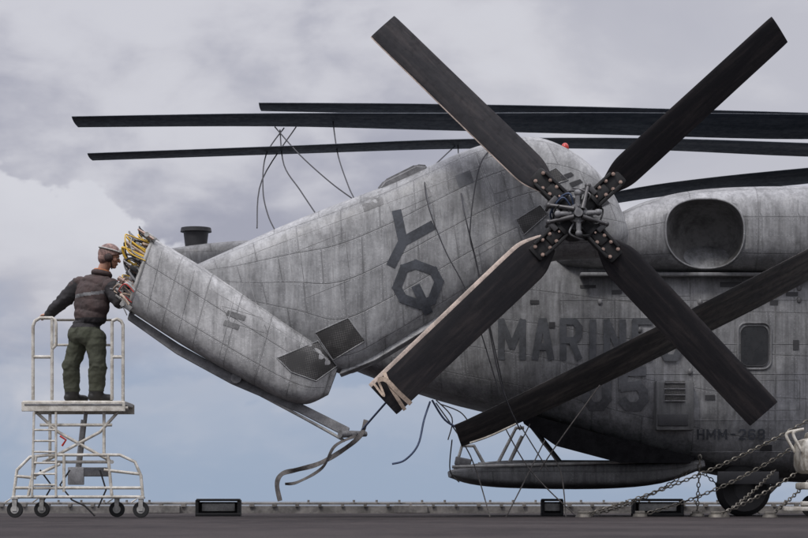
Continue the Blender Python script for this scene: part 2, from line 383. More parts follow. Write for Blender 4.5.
stub=loft('tail_fold_section',[(158,241,133,313,.40,-.1),(205,269,184,346,.42,-.12),(258,304,238,377,.42,-.14),(300,333,282,399,.38,-.16),(322,349,306,404,.3,-.18),(338,368,328,395,.1,-.18)],M['stub'],H,e=4.0,n=72,sub=6)
pt=bvh(pyl,stub)
conform('unit_letter_y',stroke_bm(letter_segs('Y',(375,257),(34,13),(22,-44)),9.5),pt,M['decal'],H,.005)
conform('unit_letter_q',stroke_bm(letter_segs('Q',(394,295),(35,13),(13,-34)),9),pt,M['decal'],H,.005)
def rim(name,pts,tr,r,mat,off=.0):
    q=[]
    n=len(pts)
    for i in range(n):
        a=pts[i]; b_=pts[(i+1)%n]
        L=max(2,int(math.hypot(b_[0]-a[0],b_[1]-a[1])/6))
        for k in range(L): q.append(sight(a[0]+(b_[0]-a[0])*k/L,a[1]+(b_[1]-a[1])*k/L,tr,off))
    return tube(name,q,r,mat,H,cyclic=True,poly=True,res=1)
def grille(pts,tr,nm='vent_grille'):
    patch(nm,pts,tr,M['grille'],H,.006); rim(nm+'_frame',pts,tr,.007,M['pylon'],.004)
grille([(277,358),(318,341),(337,366),(316,381),(291,372)],pt)
grille([(315,333),(348,318),(365,341),(333,360)],pt)
grille([(516,220),(540,205),(548,214),(524,235)],pt)
grille([(545,206),(553,190),(582,200),(570,214)],pt)
grille([(536,178),(556,168),(568,180),(548,186)],pt)
for k in range(5):
    x=560+k*9; y=176+k*7
    patch('gearbox_vent_louvre',[(x,y),(x+11,y-4),(x+14,y-1),(x+3,y+4)],pt,M['dark'],H,.008)
for pts in ([(382,188),(420,172),(432,196),(392,214)],[(300,250),(345,232),(350,280),(306,298)],[(222,306),(262,318),(268,334),(230,322)],[(480,160),(512,150),(526,184),(494,194)],[(470,260),(500,242),(510,258),(478,276)]):
    rim('access_panel_edge',pts,pt,.003,M['seamd'],-.001)
patch('stencil_block',[(228,310),(246,316),(244,321),(226,315)],pt,M['seamd'],H,.004); patch('stencil_block',[(225,320),(240,325),(238,330),(223,325)],pt,M['seamd'],H,.004)
patch('touch_up_patch',[(360,196),(380,189),(384,204),(364,212)],pt,M['seamd'],H,.003); patch('touch_up_patch',[(455,176),(470,170),(474,182),(459,188)],pt,M['decal3'],H,.003)
for a,b_ in (((163,246),(145,318)),((196,264),(176,340)),((236,290),(217,364)),((272,315),(254,384))):
    tube('stub_rib',[sight(a[0]+(b_[0]-a[0])*k/12,a[1]+(b_[1]-a[1])*k/12,pt,.0) for k in range(1,12)],.005,M['stub'],H,res=1)
for i,(a,b_) in enumerate((((330,214),(338,368)),((384,194),(398,344)),((432,176),(462,306)),((476,158),(520,268)),((240,252),(262,322)),((285,230),(303,340)),((215,292),(330,360)),((230,262),(480,168)))):
    tube('skin_seam',[sight(a[0]+(b_[0]-a[0])*k/20,a[1]+(b_[1]-a[1])*k/20,pt,-.001) for k in range(0,21)],.0035,M['seam'],H,res=1)
bm=bmesh.new()
pr=[(376,190),(384,180),(416,164),(428,165),(432,174),(400,190)]
va=[bm.verts.new(P(x,y,-.22)) for x,y in pr]; vb=[bm.verts.new(P(x,y,.2)) for x,y in pr]
bm.faces.new(va); bm.faces.new(vb[::-1])
for i in range(len(pr)): bm.faces.new((va[i],va[(i+1)%6],vb[(i+1)%6],vb[i]))
bmesh.ops.bevel(bm,geom=bm.edges[:],offset=.03,segments=3,affect='EDGES')
hump=bm2ob(bm,'pylon_air_scoop',M['grey'],H)
bm=bmesh.new(); c=P(196,240,FY)
cyl_bm(bm,P(196,252,FY),P(196,232,FY),.13,.16,24); cyl_bm(bm,P(196,232,FY),P(196,228,FY),.2,.19,24)
bm2ob(bm,'tail_cone_vent_stack',M['dark'],H)
bm=bmesh.new(); cyl_bm(bm,P(565,156,0),P(565,150,0),.045); ell_bm(bm,P(565,148,0),.045,.045,.06); bm2ob(bm,'beacon',M['red'],H)
# ---- exposed fold joint: frame + plumbing
fj=empty('fold_joint'); fj.parent=H
ax=(P(146,276,-.1)-P(195,308,-.1)).normalized(); T=P(158,241,-.1); B=P(133,313,-.1); C=(T+B)/2; A=(T-B)/2
def rp(a,d,o): return C+A*a+Vector((0,-1,0))*.4*d+ax*o
ringp=[(math.copysign(abs(math.cos(t_))**.55,math.cos(t_)),math.copysign(abs(math.sin(t_))**.55,math.sin(t_))) for t_ in [2*math.pi*k/40 for k in range(40)]]
tube('joint_frame',[rp(a*.99,d*.99,.015) for a,d in ringp],.022,M['lgrey'],fj,cyclic=True,poly=True)
tube('joint_frame_inner',[rp(a*.86,d*.86,.04) for a,d in ringp],.014,M['metal'],fj,cyclic=True,poly=True)
rots=ax.to_track_quat('Z','Y').to_matrix()
for i in range(130):
    a,d=random.uniform(-.92,.95),random.uniform(-.9,.95); o=random.uniform(.02,.12); L=random.uniform(.05,.22)*(1-.3*abs(a)); mt_=random.choice(['metal','dark','dark','brass','lgrey','brass','black','metal','yellow' if i%2==0 else 'grey','blue' if i%4==0 else 'dark'])
    p=rp(a,d,0); bm=bmesh.new()
    if random.random()<.55:
        r=random.uniform(.01,.035); cyl_bm(bm,p,p+ax*(o+L),r,r*random.uniform(.7,1),14); cyl_bm(bm,p+ax*(o+L*.4),p+ax*(o+L*.55),r*1.4,None,8)
    else: box_bm(bm,p+ax*o,random.uniform(.02,.07),random.uniform(.02,.08),random.uniform(.05,.16),rots,.006)
    bm2ob(bm,'joint_fitting',M[mt_],fj)
for i in range(50):
    a,d=random.uniform(-.9,.95),random.uniform(-.3,.95); a2=a+random.uniform(-.5,.5); d2=d+random.uniform(-.4,.4)
    o=random.uniform(.08,.3)
    tube('joint_hose',[rp(a,d,0),rp(a*.7+a2*.3,d,o),rp((a+a2)/2,(d+d2)/2,o*1.15),rp(a2*.8,d2,o*.8),rp(a2*.9,d2,0)],random.choice([.006,.008,.011,.014]),M[random.choice(['black','metal','dark','tan','yellow','yellow' if i%2==0 else 'ropel','red' if i%6==0 else 'grey'])],fj)
for a in (.95,.3,-.4,-.95):
    bm=bmesh.new(); box_bm(bm,rp(a,.85,.05),.05,.06,.14,rots,.01); cyl_bm(bm,rp(a,.72,.09),rp(a,1.0,.09),.028,None,14); bm2ob(bm,'hinge_lug',M['lgrey'],fj)
def beam(name,pts,mat,parent,y):
    bm=bmesh.new(); uvl=bm.loops.layers.uv.new('UVMap'); prev=None
    for (x1,y1,x2,y2,h) in pts:
        a=P(x1,y1,y);b_=P(x2,y2,y); hv=Vector((0,h,0)); r=[bm.verts.new(q) for q in (a-hv*.6,b_-hv,b_+hv,a+hv*.6)]
        if prev:
            for i in range(4):
                f=bm.faces.new((prev[i],prev[(i+1)%4],r[(i+1)%4],r[i]))
                for j,lp in enumerate(f.loops): lp[uvl].uv=(lp.vert.co.x,lp.vert.co.z)
        else: bm.faces.new(r[::-1])
        prev=r
    bm.faces.new(prev)
    bmesh.ops.bevel(bm,geom=bm.edges[:],offset=.008,segments=2,affect='EDGES')
    return bm2ob(bm,name,mat,parent)
beam('tail_skid_beam',[(130,312,128,320,.08),(180,345,176,354,.09),(235,375,231,384,.09),(300,403,297,412,.08),(350,428,346,437,.06)],M['grey'],H,-.2)
tube('tail_skid_painted_highlight',[P(150,322,-.32),P(235,371,-.32),P(290,397,-.3)],.012,M['lgrey'],H)  # light grey rod stands in for the highlight along the beam
tube('tail_skid_lower_rod',[P(232,380,-.25),P(300,416,-.25),P(345,441,-.22)],.018,M['lgrey'],H)
bm=bmesh.new(); cyl_bm(bm,P(340,434,-.3),P(366,434,-.1),.045,.03,16); box_bm(bm,P(350,434,-.2),.16,.1,.05,None,.01); cyl_bm(bm,P(236,378,-.35),P(236,378,-.05),.06,None,18)
bm2ob(bm,'tail_skid_foot',M['grey'],H)
beam('pylon_lower_fairing',[(345,360,340,376,.3),(380,345,376,362,.34),(440,312,436,326,.36),(500,276,498,290,.36),(548,256,548,266,.3)],M['pylon'],H,0.02)
# ================================================================ FUSELAGE DETAIL
text('service_lettering','MARINES',498,361,43,184,ft,M['decal2'],H,pen=6.6)
text('side_number','05',582,411,44,66,ft,M['decal3'],H,pen=9)
text('squadron_lettering','HMM-268',697,440,11,68,ft,M['decal'],H,pen=1.9)
def rrect(x0,y0,x1,y1,r,n=5):
    out=[]
    for cx,cy,a0 in ((x1-r,y0+r,-90),(x1-r,y1-r,0),(x0+r,y1-r,90),(x0+r,y0+r,180)):
        for k in range(n+1):
            a=math.radians(a0+90*k/n); out.append((cx+r*math.cos(a),cy+r*math.sin(a)))
    return out
patch('cabin_window',rrect(741,326,768,366,7),ft,M['glass'],H,.012)
rim('cabin_window_frame',rrect(738,323,771,369,8),ft,.016,M['fus'],.004)
rim('cabin_window_gasket',rrect(741,326,768,366,7),ft,.006,M['dark'],.014)
s0=sight(674,405,ft,0); yb=s0.y
bxe=empty('cooling_air_box'); bxe.parent=H
c=P(674,406,yb-.08); bm=bmesh.new(); box_bm(bm,c,.46,.2,.6,None,.03); bm2ob(bm,'housing',M['ramp'],bxe)
c=P(675,391,yb-.19); box('screen',c,.24,.02,.24,M['grille'],bxe,bev=.004)
for k in range(4): box('slat',P(675,383+k*6,yb-.205),.26,.02,.012,M['grey'],bxe,bev=.003)
box('hatch',P(673,420,yb-.19),.36,.02,.14,M['dark'],bxe,bev=.004)
for pts in ([(560,300),(640,300),(640,318),(560,318)],[(700,300),(735,300),(735,420),(700,420)],[(775,300),(806,300),(806,420),(775,420)],[(620,276),(690,276),(690,296),(620,296)],[(760,380),(800,380),(800,410),(760,410)]):
    rim('access_panel_edge',pts,ft,.004,M['seamd'],0)
for (x,y,w,h) in ((708,346,7,9),(722,352,4,6),(786,292,12,4),(612,290,10,4),(549,322,6,6),(705,395,10,5),(793,340,6,10),(580,285,16,3),(720,282,22,5),(655,284,10,5),(770,300,8,5),(530,300,9,4),(760,445,12,6)):
    patch('small_vent',[(x,y),(x+w,y),(x+w,y+h),(x,y+h)],ft,M['dark'],H,.008)
for (x,y) in ((600,302),(650,302),(700,302),(750,302),(690,372),(690,420),(735,290),(799,288),(799,300),(640,330)):
    p=sight(x,y,ft,0); bm=bmesh.new(); ell_bm(bm,p,.03,.03,.04); bm2ob(bm,'handhold',M['grey'],H)
for yy in (300,344,374,420,452):
    q=[]
    for k in range(24):
        x=(560 if yy<400 else 690)+k*((1000-(560 if yy<400 else 690))/23); q.append(sight(x,yy,ft,.0,1.5))
    tube('stringer_line',q,.005,M['fus'],H,res=1)
for x in (560,612,655,700,776,812):
    q=[sight(x,280+k*6,ft,0,1.5) for k in range(26)]
    tube('frame_line',q,.004,M['fus'],H,res=1)
for x in (762,800):
    tube('nacelle_seam',[sight(x+(-2 if k<3 else 0),200+k*5.6,nb,0,1.3) for k in range(13)],.005,M['fus'],H,res=1)
RY=2.9
loft('cargo_ramp',[(449,471,450,477,1.0,RY),(470,465,472,484,1.1,RY),(510,461,512,488,1.12,RY),(600,461,600,489,1.12,RY),(655,461,655,484,1.12,RY),(692,460,694,470,1.1,RY)],M['ramp'],H,e=5,n=48,sub=4)
for dy in (-.95,.95):
    tube('ramp_strut',[[P(497,465,RY+dy),P(516,428,RY+dy),P(524,428,RY+dy)],[P(508,465,RY+dy),P(522,436,RY+dy)],[P(478,464,RY+dy),P(500,464,RY+dy)],[P(455,470,RY+dy),P(462,446,RY+dy),P(474,446,RY+dy),P(484,464,RY+dy)]],.022,M['lgrey'],H,poly=True)
    tube('ramp_actuator',[P(560,462,RY+dy),P(530,424,RY+dy)],.03,M['dark'],H)
    box('ramp_toe_hinge',P(463,462,RY+dy),.2,.1,.10,M['grey'],H,rot=Matrix.Rotation(.2,3,'Y'))
    tube('ramp_side_rail',[P(452,467,RY+dy*1.2),P(690,460,RY+dy*1.2)],.02,M['lgrey'],H)
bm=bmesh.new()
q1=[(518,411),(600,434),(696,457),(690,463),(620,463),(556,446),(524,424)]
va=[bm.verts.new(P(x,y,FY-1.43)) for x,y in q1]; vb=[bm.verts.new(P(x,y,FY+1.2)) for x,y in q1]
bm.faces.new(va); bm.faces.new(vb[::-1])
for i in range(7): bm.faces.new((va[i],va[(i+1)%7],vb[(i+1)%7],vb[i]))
bm2ob(bm,'hold_shade_slab',M['hold'],H,smooth=False)  # dark slab added in place of the shaded hold opening under the closed hull
lg=empty('main_landing_gear'); lg.parent=H
for yy in (2.0,2.35,4.0):
    bm=bmesh.new(); c=P(743,0,yy); c.z=.33
    prof=[(.13,-.13),(.27,-.14),(.325,-.09),(.335,0),(.325,.09),(.27,.14),(.13,.13)]
    N_=40; rings=[]
    for k in range(N_):
        a=2*math.pi*k/N_; rings.append([bm.verts.new((c.x+r*math.cos(a),yy+w,c.z+r*math.sin(a))) for r,w in prof])
    for k in range(N_):
        for j in range(len(prof)-1): bm.faces.new((rings[k][j],rings[(k+1)%N_][j],rings[(k+1)%N_][j+1],rings[k][j+1]))
    bm2ob(bm,'tyre',M['black'],lg)
    cyl('wheel_hub',(c.x,yy-.1,c.z),(c.x,yy+.1,c.z),.13,M['dark'],lg)
cyl('oleo_strut',P(743,495,2.2),P(735,440,2.2),.07,M['grey'],lg)
cyl('oleo_brace',P(760,500,2.2),P(790,470,2.2),.04,M['grey'],lg)
box('wheel_well_door',P(748,478,1.75),.75,.04,.16,M['dark'],H)
bm=bmesh.new(); c=P(1290,0,2.9); cyl_bm(bm,(c.x,2.7,.28),(c.x,3.1,.28),.28,None,32); cyl_bm(bm,(c.x,2.9,.28),(c.x,2.9,.9),.06); bm2ob(bm,'nose_gear',M['black'],H)
# ================================================================ BLADES
def blade(name,rows,mat,parent,thick=.1,n=20,sub=5,edge=None):
    bm=bmesh.new(); uvl=bm.loops.layers.uv.new('UVMap'); rings=[]; U=0; prev=None
    R=densify([[r[0],Vector((r[1],0,0)),r[2],r[3]] for r in rows],sub)
    sec=[]
    for k in range(n):
        a=2*math.pi*k/n; x=.5*math.cos(a); th=thick*.5*math.sin(a)*(.35+.65*min(1,(x+.5)*1.6)) ; sec.append((x,th))
    for c,ch,cd,nd in R:
        cd=cd.normalized(); nd=nd.normalized()
        if prev is not None: U+=(c-prev).length
        prev=c
        rings.append(([bm.verts.new(c+cd*x*ch.x+nd*y*ch.x) for x,y in sec],U))
    for i in range(len(rings)-1):
        for k in range(n):
            k2=(k+1)%n; f=bm.faces.new((rings[i][0][k],rings[i+1][0][k],rings[i+1][0][k2],rings[i][0][k2]))
            xm=(sec[k][0]+sec[k2][0])/2
            if edge and xm>edge: f.material_index=1
            for lp,(uu,vv) in zip(f.loops,((rings[i][1],sec[k][0]),(rings[i+1][1],sec[k][0]),(rings[i+1][1],sec[k2][0]),(rings[i][1],sec[k2][0]))): lp[uvl].uv=(uu,vv)
    bm.faces.new(rings[0][0]); bm.faces.new(rings[-1][0][::-1])
    return bm2ob(bm,name,[mat,M['edge']],parent)
def mblade(name,pts,mat,edge=None):
    rows=[]
    V=[P(p[0],p[1],p[2]) for p in pts]
    for i,p in enumerate(pts):
        d=(V[min(i+1,len(V)-1)]-V[max(i-1,0)]).normalized(); up=Vector((0,1,0)).cross(d).normalized()
        if up.z<0: up=-up
        t_=math.radians(p[4]); cd=Vector((0,-1,0))*math.cos(t_)+up*math.sin(t_); nd=d.cross(cd)
        rows.append((V[i],p[3],cd,nd))
    return blade(name,rows,mat,H,edge=edge)
mblade('main_rotor_blade',[(75,122,2.2,.55,4),(270,120,2.3,.62,5),(450,122,2.4,.7,8),(620,124,2.6,.74,12),(808,127,2.8,.74,15),(960,126,2.9,.5,15)],M['mblade'])
mblade('main_rotor_blade',[(260,107,3.8,.5,2),(400,109,3.7,.6,3),(560,113,3.6,.66,5),(700,118,3.5,.7,7),(860,124,3.3,.74,8),(970,128,3.2,.5,8)],M['mblade'])
mblade('main_rotor_blade',[(90,157,1.6,.45,2),(290,150,1.7,.5,2),(465,144,1.8,.55,3),(640,144,2.0,.6,4),(808,150,2.2,.62,6),(960,154,2.4,.5,6)],M['mblade'])
mblade('main_rotor_blade',[(500,222,3.4,.6,4),(620,197,3.3,.66,6),(700,186,3.2,.7,7),(808,176,3.1,.74,8),(960,160,3.0,.5,8)],M['mblade'])
mblade('main_rotor_blade',[(458,436,.45,.62,24),(480,427,.46,.66,24),(560,390,.5,.7,26),(680,331,.6,.74,26),(808,265,.8,.74,26),(940,190,1.6,.6,20),(985,150,2.4,.5,10)],M['fblade'])
tube('blade_trim_strip',[P(470,443,.1),P(490,436,.1),P(516,424,.1)],.012,M['white'],H)
bm=bmesh.new(); cyl_bm(bm,P(1010,180,2.95),P(1010,110,2.95),.22,.18,28); cyl_bm(bm,P(1010,140,2.95),P(1010,122,2.95),.6,.5,28)
for k in range(7):
    a=2*math.pi*k/7; d=Vector((math.cos(a),math.sin(a),0)); c=P(1010,131,2.95); cyl_bm(bm,c+d*.3,c+d*.95,.12,.09,14)
bm2ob(bm,'main_rotor_head',M['grey'],H)
# ---- tail rotor
TR=empty('tail_rotor'); TR.parent=H
HY=-.95; HC=P(577,215,HY)
def bl(ang,tipr,pitch,chord,edge=None,flip=1):
    a=math.radians(ang); d=Vector((math.cos(a),0,math.sin(a))); pr=Vector((-d.z,0,d.x))*flip; nrm=Vector((0,-1,0))
    p=math.radians(pitch); cd=pr*math.cos(p)+nrm*math.sin(p); nd=d.cross(cd)
    rows=[(HC+d*r,c*chord,cd,nd) for r,c in ((.44,.50),(.52,.68),(.68,.95),(.9,1),(1.6,.99),(2.3,.98),(tipr-.03,.97),(tipr,.90))]
    blade('tail_rotor_blade',rows,M['blade'],TR,thick=.11,sub=4,edge=edge)
    rot=Matrix((d,pr,nrm)).transposed()
    bm=bmesh.new(); box_bm(bm,HC+d*.47,.36,.20,.12,rot,.03); box_bm(bm,HC+d*.27,.34,.13,.18,rot,.03)
    for s in (-1,1): box_bm(bm,HC+d*.40+pr*s*.085+nrm*.02,.34,.035,.16,rot,.01)
    cyl_bm(bm,HC+d*.1,HC+d*.40,.10,.075,18); cyl_bm(bm,HC+d*.22,HC+d*.26,.125,.125,20); bm2ob(bm,'blade_cuff',M['black'],TR)
    bm=bmesh.new()
    for rr,w in ((.37,-.055),(.37,.055),(.47,-.06),(.47,.06),(.58,-.06),(.58,.06),(.28,0)):
        q=HC+d*rr+pr*w; cyl_bm(bm,q,q+nrm*.09,.023,.02,12); cyl_bm(bm,q+nrm*.06,q+nrm*.112,.012,.012,8)
    bm2ob(bm,'blade_bolts',M['brass'],TR)
    q=HC+d*.29+pr*.15
    bm=bmesh.new(); cyl_bm(bm,q+nrm*.12,q-nrm*.3,.018,None,10); ell_bm(bm,q+nrm*.1,.036,.036,.036,n=12); box_bm(bm,q+nrm*.1-pr*.05,.06,.14,.04,rot,.008)
    cyl_bm(bm,q+nrm*.11,HC+d*.06+nrm*.2,.02,.028,12)
    bm2ob(bm,'pitch_link',M['dmetal'],TR)
bl(135.9,2.94,22,.42,edge=.47,flip=1); bl(42.5,2.98,34,.40); bl(-46.8,2.96,24,.43); bl(-136.5,2.91,6,.47,edge=.43,flip=-1)
bm=bmesh.new(); n_=Vector((0,-1,0))
cyl_bm(bm,HC+Vector((0,.7,0)),HC+Vector((0,.15,0)),.24,.19,28); cyl_bm(bm,HC+Vector((0,.15,0)),HC+n_*.08,.17,.17,24)
for k in range(4):
    a=math.radians(45+90*k); d=Vector((math.cos(a),0,math.sin(a))); box_bm(bm,HC+d*.15,.18,.16,.16,Matrix((d,Vector((-d.z,0,d.x)),n_)).transposed(),.03)
bm2ob(bm,'hub',M['dark'],TR)
bm=bmesh.new(); cyl_bm(bm,HC+n_*.08,HC+n_*.17,.115,.1,24); cyl_bm(bm,HC+n_*.17,HC+n_*.23,.055,.045,16)
for k in range(8):
    a=2*math.pi*k/8; q=HC+Vector((math.cos(a),0,math.sin(a)))*.085+n_*.17; cyl_bm(bm,q,q+n_*.02,.013,None,8)
for k in range(4):
    a=math.radians(90*k+2); d=Vector((math.cos(a),0,math.sin(a))); cyl_bm(bm,HC+n_*.14+d*.05,HC+n_*.16+d*.21,.035,.024,12); ell_bm(bm,HC+n_*.16+d*.22,.038,.035,.038,n=12)
bm2ob(bm,'hub_spider',M['grey'],TR)
for k in range(10):
    a=random.uniform(0,6.28); d=Vector((math.cos(a),0,math.sin(a)))
    tube('hub_hose',[HC+d*.1+n_*.1,HC+d*.24+n_*.16,HC+Vector((math.cos(a+.7),0,math.sin(a+.7)))*.29,HC+Vector((math.cos(a+1),0,math.sin(a+1)))*.24+Vector((0,.3,0))],.01,M[['blue','black','dmetal','black','grey'][k%5]],TR)
# ================================================================ ROPES, STRAPS, CHAINS
tube('blade_tie_rope',[[P(275,127,2.2),P(300,155,1.2),P(330,182,.4),P(353,199,0)],[P(280,130,2.2),P(284,165,1.3),P(300,190,.6),P(316,214,.0)],[P(333,122,2.3),P(338,155,1.5),P(348,185,.6),P(354,198,.0)],
  [P(284,128,2.2),P(266,155,1.6),P(263,190,1.),P(268,215,.6),P(276,232,.2)],[P(296,127,2.2),P(262,180,1.4),P(257,228,.3)],[P(455,146,1.8),P(440,160,.9),P(430,170,.1)],[P(458,146,1.8),P(462,200,-.6),P(478,270,-.62),P(500,380,-.4),P(520,430,.0)]],.008,M['rope'])
tube('pylon_rope',[[P(424,176,-.3),P(428,205,-.56),P(445,250,-.6),P(470,300,-.58),P(500,395,-.2)],[P(500,142,-.1),P(480,165,-.5),P(470,230,-.62),P(476,262,-.6),P(495,350,-.3),P(505,395,0)]],.007,M['rope'])
tube('blue_lashing',[[P(362,430,-.25),P(375,415,-.5),P(390,398,-.9)],[P(392,464,-.2),P(405,460,-.2),P(418,445,-.2),P(424,420,0),P(430,402,.3)],[P(432,400,.5),P(445,420,.5),P(462,430,.4)]],.012,M['roped'])
tube('thin_lashing',[[P(436,403,.4),P(470,455,.8),P(490,517,.6)],[P(500,418,1),P(530,470,.8),P(575,515,.8)],[P(540,440,.6),P(560,470,.8),P(566,517,.8)],[P(545,440,1.2),P(520,490,.8),P(506,517,.8)],[P(600,385,.2),P(560,440,.3),P(540,470,.6)],[P(452,440,.4),P(450,470,1.2),P(459,482,1.4)],[P(436,400,.5),P(452,418,.5),P(448,440,.5)],[P(440,404,.6),P(460,412,.6),P(470,424,.5)],[P(520,425,1.2),P(548,470,1.2)],[P(530,424,1.2),P(512,460,1.2)]],.0075,M['strap'])
def ribbon(name,pts,w,mat,axis=Vector((0,1,0)),tw=0):
    q=[]; n=len(pts); pts=[Vector(p) for p in pts]
    for i in range(n-1):
        for k in range(8): q.append(cr(pts[max(i-1,0)],pts[i],pts[i+1],pts[min(i+2,n-1)],k/8))
    q.append(pts[-1]); bm=bmesh.new(); pv=None
    for i,p in enumerate(q):
        d=(q[min(i+1,len(q)-1)]-q[max(i-1,0)]).normalized(); s=axis.cross(d).normalized(); a=tw*math.sin(i*.35)
        s=(Matrix.Rotation(a,3,d)@s)*w/2; nn=d.cross(s).normalized()*.003
        r=[bm.verts.new(p+s+nn),bm.verts.new(p-s+nn),bm.verts.new(p-s-nn),bm.verts.new(p+s-nn)]
        if pv:
            for j in range(4): bm.faces.new((pv[j],pv[(j+1)%4],r[(j+1)%4],r[j]))
        else: bm.faces.new(r)
        pv=r
    bm.faces.new(pv); return bm2ob(bm,name,mat)
ribbon('hanging_strap',[P(366,420,-.2),P(360,436,-.3),P(340,452,-.3),P(318,464,-.3),P(296,470,-.3),P(282,474,-.3),P(277,484,-.32),P(280,501,-.34)],.055,M['strap'],tw=.6)
ribbon('hanging_strap',[P(356,436,-.3),P(335,446,-.3),P(322,468,-.34),P(298,482,-.34),P(285,484,-.34)],.035,M['strap'],tw=.8)
ribbon('blade_tip_strap',[P(378,380,-1.04),P(386,380,-1.1),P(398,392,-1.08),P(411,404,-1.0)],.05,M['tan'])
ribbon('blade_tip_strap',[P(384,372,-1.02),P(389,384,-1.07),P(396,396,-1.07),P(405,410,-1.0)],.04,M['tan'])
ribbon('blade_tip_strap',[P(378,380,-1.02),P(384,396,-1.05),P(374,384,-1.0)],.025,M['tan'])
def chain(a,b,sag=.12,L=.075,r=.0085):
    bm=bmesh.new(); d=b-a; n=int(d.length/(L*.72)); 
    for i in range(n):
        t_=(i+.5)/n; p=a+d*t_-Vector((0,0,1))*sag*4*t_*(1-t_)
        t2=t_+.01; p2=a+d*t2-Vector((0,0,1))*sag*4*t2*(1-t2); dd=(p2-p).normalized()
        q=dd.to_track_quat('X','Z').to_matrix()@Matrix.Rotation(math.radians(90*(i%2)+20),3,'X')
        N_=10; ring=[]
        for k in range(N_):
            ang=2*math.pi*k/N_; c=Vector((math.cos(ang)*L*.42,math.sin(ang)*L*.24,0)); o=Vector((math.cos(ang),math.sin(ang),0))
            ring.append([bm.verts.new(p+q@(c+o*r*math.cos(w)+Vector((0,0,1))*r*math.sin(w))) for w in (0,2.09,4.19)])
        for k in range(N_):
            for j in range(3): bm.faces.new((ring[k][j],ring[(k+1)%N_][j],ring[(k+1)%N_][(j+1)%3],ring[k][(j+1)%3]))
    return bm2ob(bm,'tie_down_chain',M['chain'])
def gz(px,y): v=P(px,500,y); v.z=.02; return v
chain(P(835,405,1.3),gz(583,.6)); chain(P(835,418,1.3),gz(640,1.2),.15); chain(P(700,455,1.6),gz(697,1.8),0); chain(P(775,470,1.6),gz(722,.5),.03); chain(P(812,462,.9),gz(716,.3),.05); chain(P(690,470,1.8),gz(585,1.4),.1)
chain(P(700,470,3.6),gz(760,3.9),.03); chain(P(820,470,.9),gz(770,.1),.02)
for px_,y_ in ((583,.6),(640,1.2),(697,1.8),(722,.5),(716,.3),(585,1.4),(770,.1)):
    v=gz(px_,y_); bm=bmesh.new(); cyl_bm(bm,v-Vector((0,0,.02)),v+Vector((0,0,.015)),.09,.08,20); box_bm(bm,v+Vector((0,0,.03)),.12,.03,.04,None,.008); bm2ob(bm,'deck_tie_down_fitting',M['chain'])
# ground cart at right
GC=empty('ground_support_cart'); gx=P(856,0,-.1).x
bm=bmesh.new(); box_bm(bm,Vector((gx,0.1,.70)),1.25,.7,.40,None,.09); box_bm(bm,Vector((gx,.1,.93)),1.0,.6,.10,None,.04); bm2ob(bm,'body',M['white'],GC)
box('side_panel',(gx-.35,-.26,.7),.35,.02,.26,M['lgrey'],GC); box('panel_gap',(gx-.35,-.275,.7),.28,.02,.03,M['dark'],GC)
for k in range(3): box('gauge_block',(gx-.5+k*.12,-.27,.84),.07,.03,.05,M[['dark','orange','grey'][k]],GC)
bm=bmesh.new(); box_bm(bm,Vector((gx,.1,.36)),1.2,.6,.08,None,.02); box_bm(bm,Vector((gx-.5,-.25,.10)),.7,.12,.05,None,.01); box_bm(bm,Vector((gx-.5,-.25,.16)),.3,.10,.05,None,.01)
for s in (-1,1):
    for d_ in (-.25,.25):
        cyl_bm(bm,Vector((gx+s*.4,.1+d_,.34)),Vector((gx+s*.4,.1+d_,.16)),.03)
bm2ob(bm,'chassis',M['cream'],GC)
bm=bmesh.new()
for s in (-1,1):
    for d_ in (-.28,.28): cyl_bm(bm,Vector((gx+s*.4,.1+d_-.04,.13)),Vector((gx+s*.4,.1+d_+.04,.13)),.13,None,24)
bm2ob(bm,'wheels',M['black'],GC)
tube('push_handle',[[Vector((gx-.62,-.15,.75)),Vector((gx-.72,-.15,.95)),Vector((gx-.6,-.15,1.0))],[Vector((gx-.62,.3,.75)),Vector((gx-.72,.3,.95)),Vector((gx-.6,.3,1.0))]],.018,M['cream'],GC)
# ================================================================ MAINTENANCE STAND
ST=empty('maintenance_stand')
yF,yB=-.42,.38
def T(name,paths,r,mat='cream'): return tube(name,paths,r,M[mat],ST,poly=True)
bm=bmesh.new()
xl,xr=P(29,0,-.02).x,P(129,0,-.02).x; zt=P(0,402,0).z; wz=(xr-xl)
box_bm(bm,Vector(((xl+xr)/2,-.02,zt-.03)),wz,.84,.05,None,.01)
box_bm(bm,Vector(((xl+xr)/2,-.44,zt-.07)),wz+.02,.03,.11,None,.006); box_bm(bm,Vector(((xl+xr)/2,.40,zt-.07)),wz+.02,.03,.11,None,.006)
bm2ob(bm,'platform',M['cream'],ST,smooth=False)
box('platform_grip_strip',((xl+xr)/2,-.457,zt-.05),wz*.96,.006,.02,M['grey'],ST,bev=.001)
for y in (yF,yB):
    T('guard_rail',[[P(33,400,y),P(33,326,y),P(35,321,y),P(40,318,y),P(52,318,y),P(55,320,y),P(56,324,y),P(56,345,y),P(52,349,y)],[P(33,357,y),P(52,357,y)],[P(52,318,y),P(52,400,y)],
       [P(123,402,y),P(123,325,y),P(121,321,y),P(117,319,y),P(112,321,y)],[P(112,321,y),P(112,400,y)],[P(112,357,y),P(123,357,y)],[P(29,408,y),P(128,408,y)]],.019)
T('end_rails',[[P(33,326,yF),P(33,326,yB)],[P(33,357,yF),P(33,357,yB)]],.018)
T('toe_rail',[[P(52,345,yB),P(112,345,yB)],[P(52,320,yB),P(112,320,yB)]],.015)
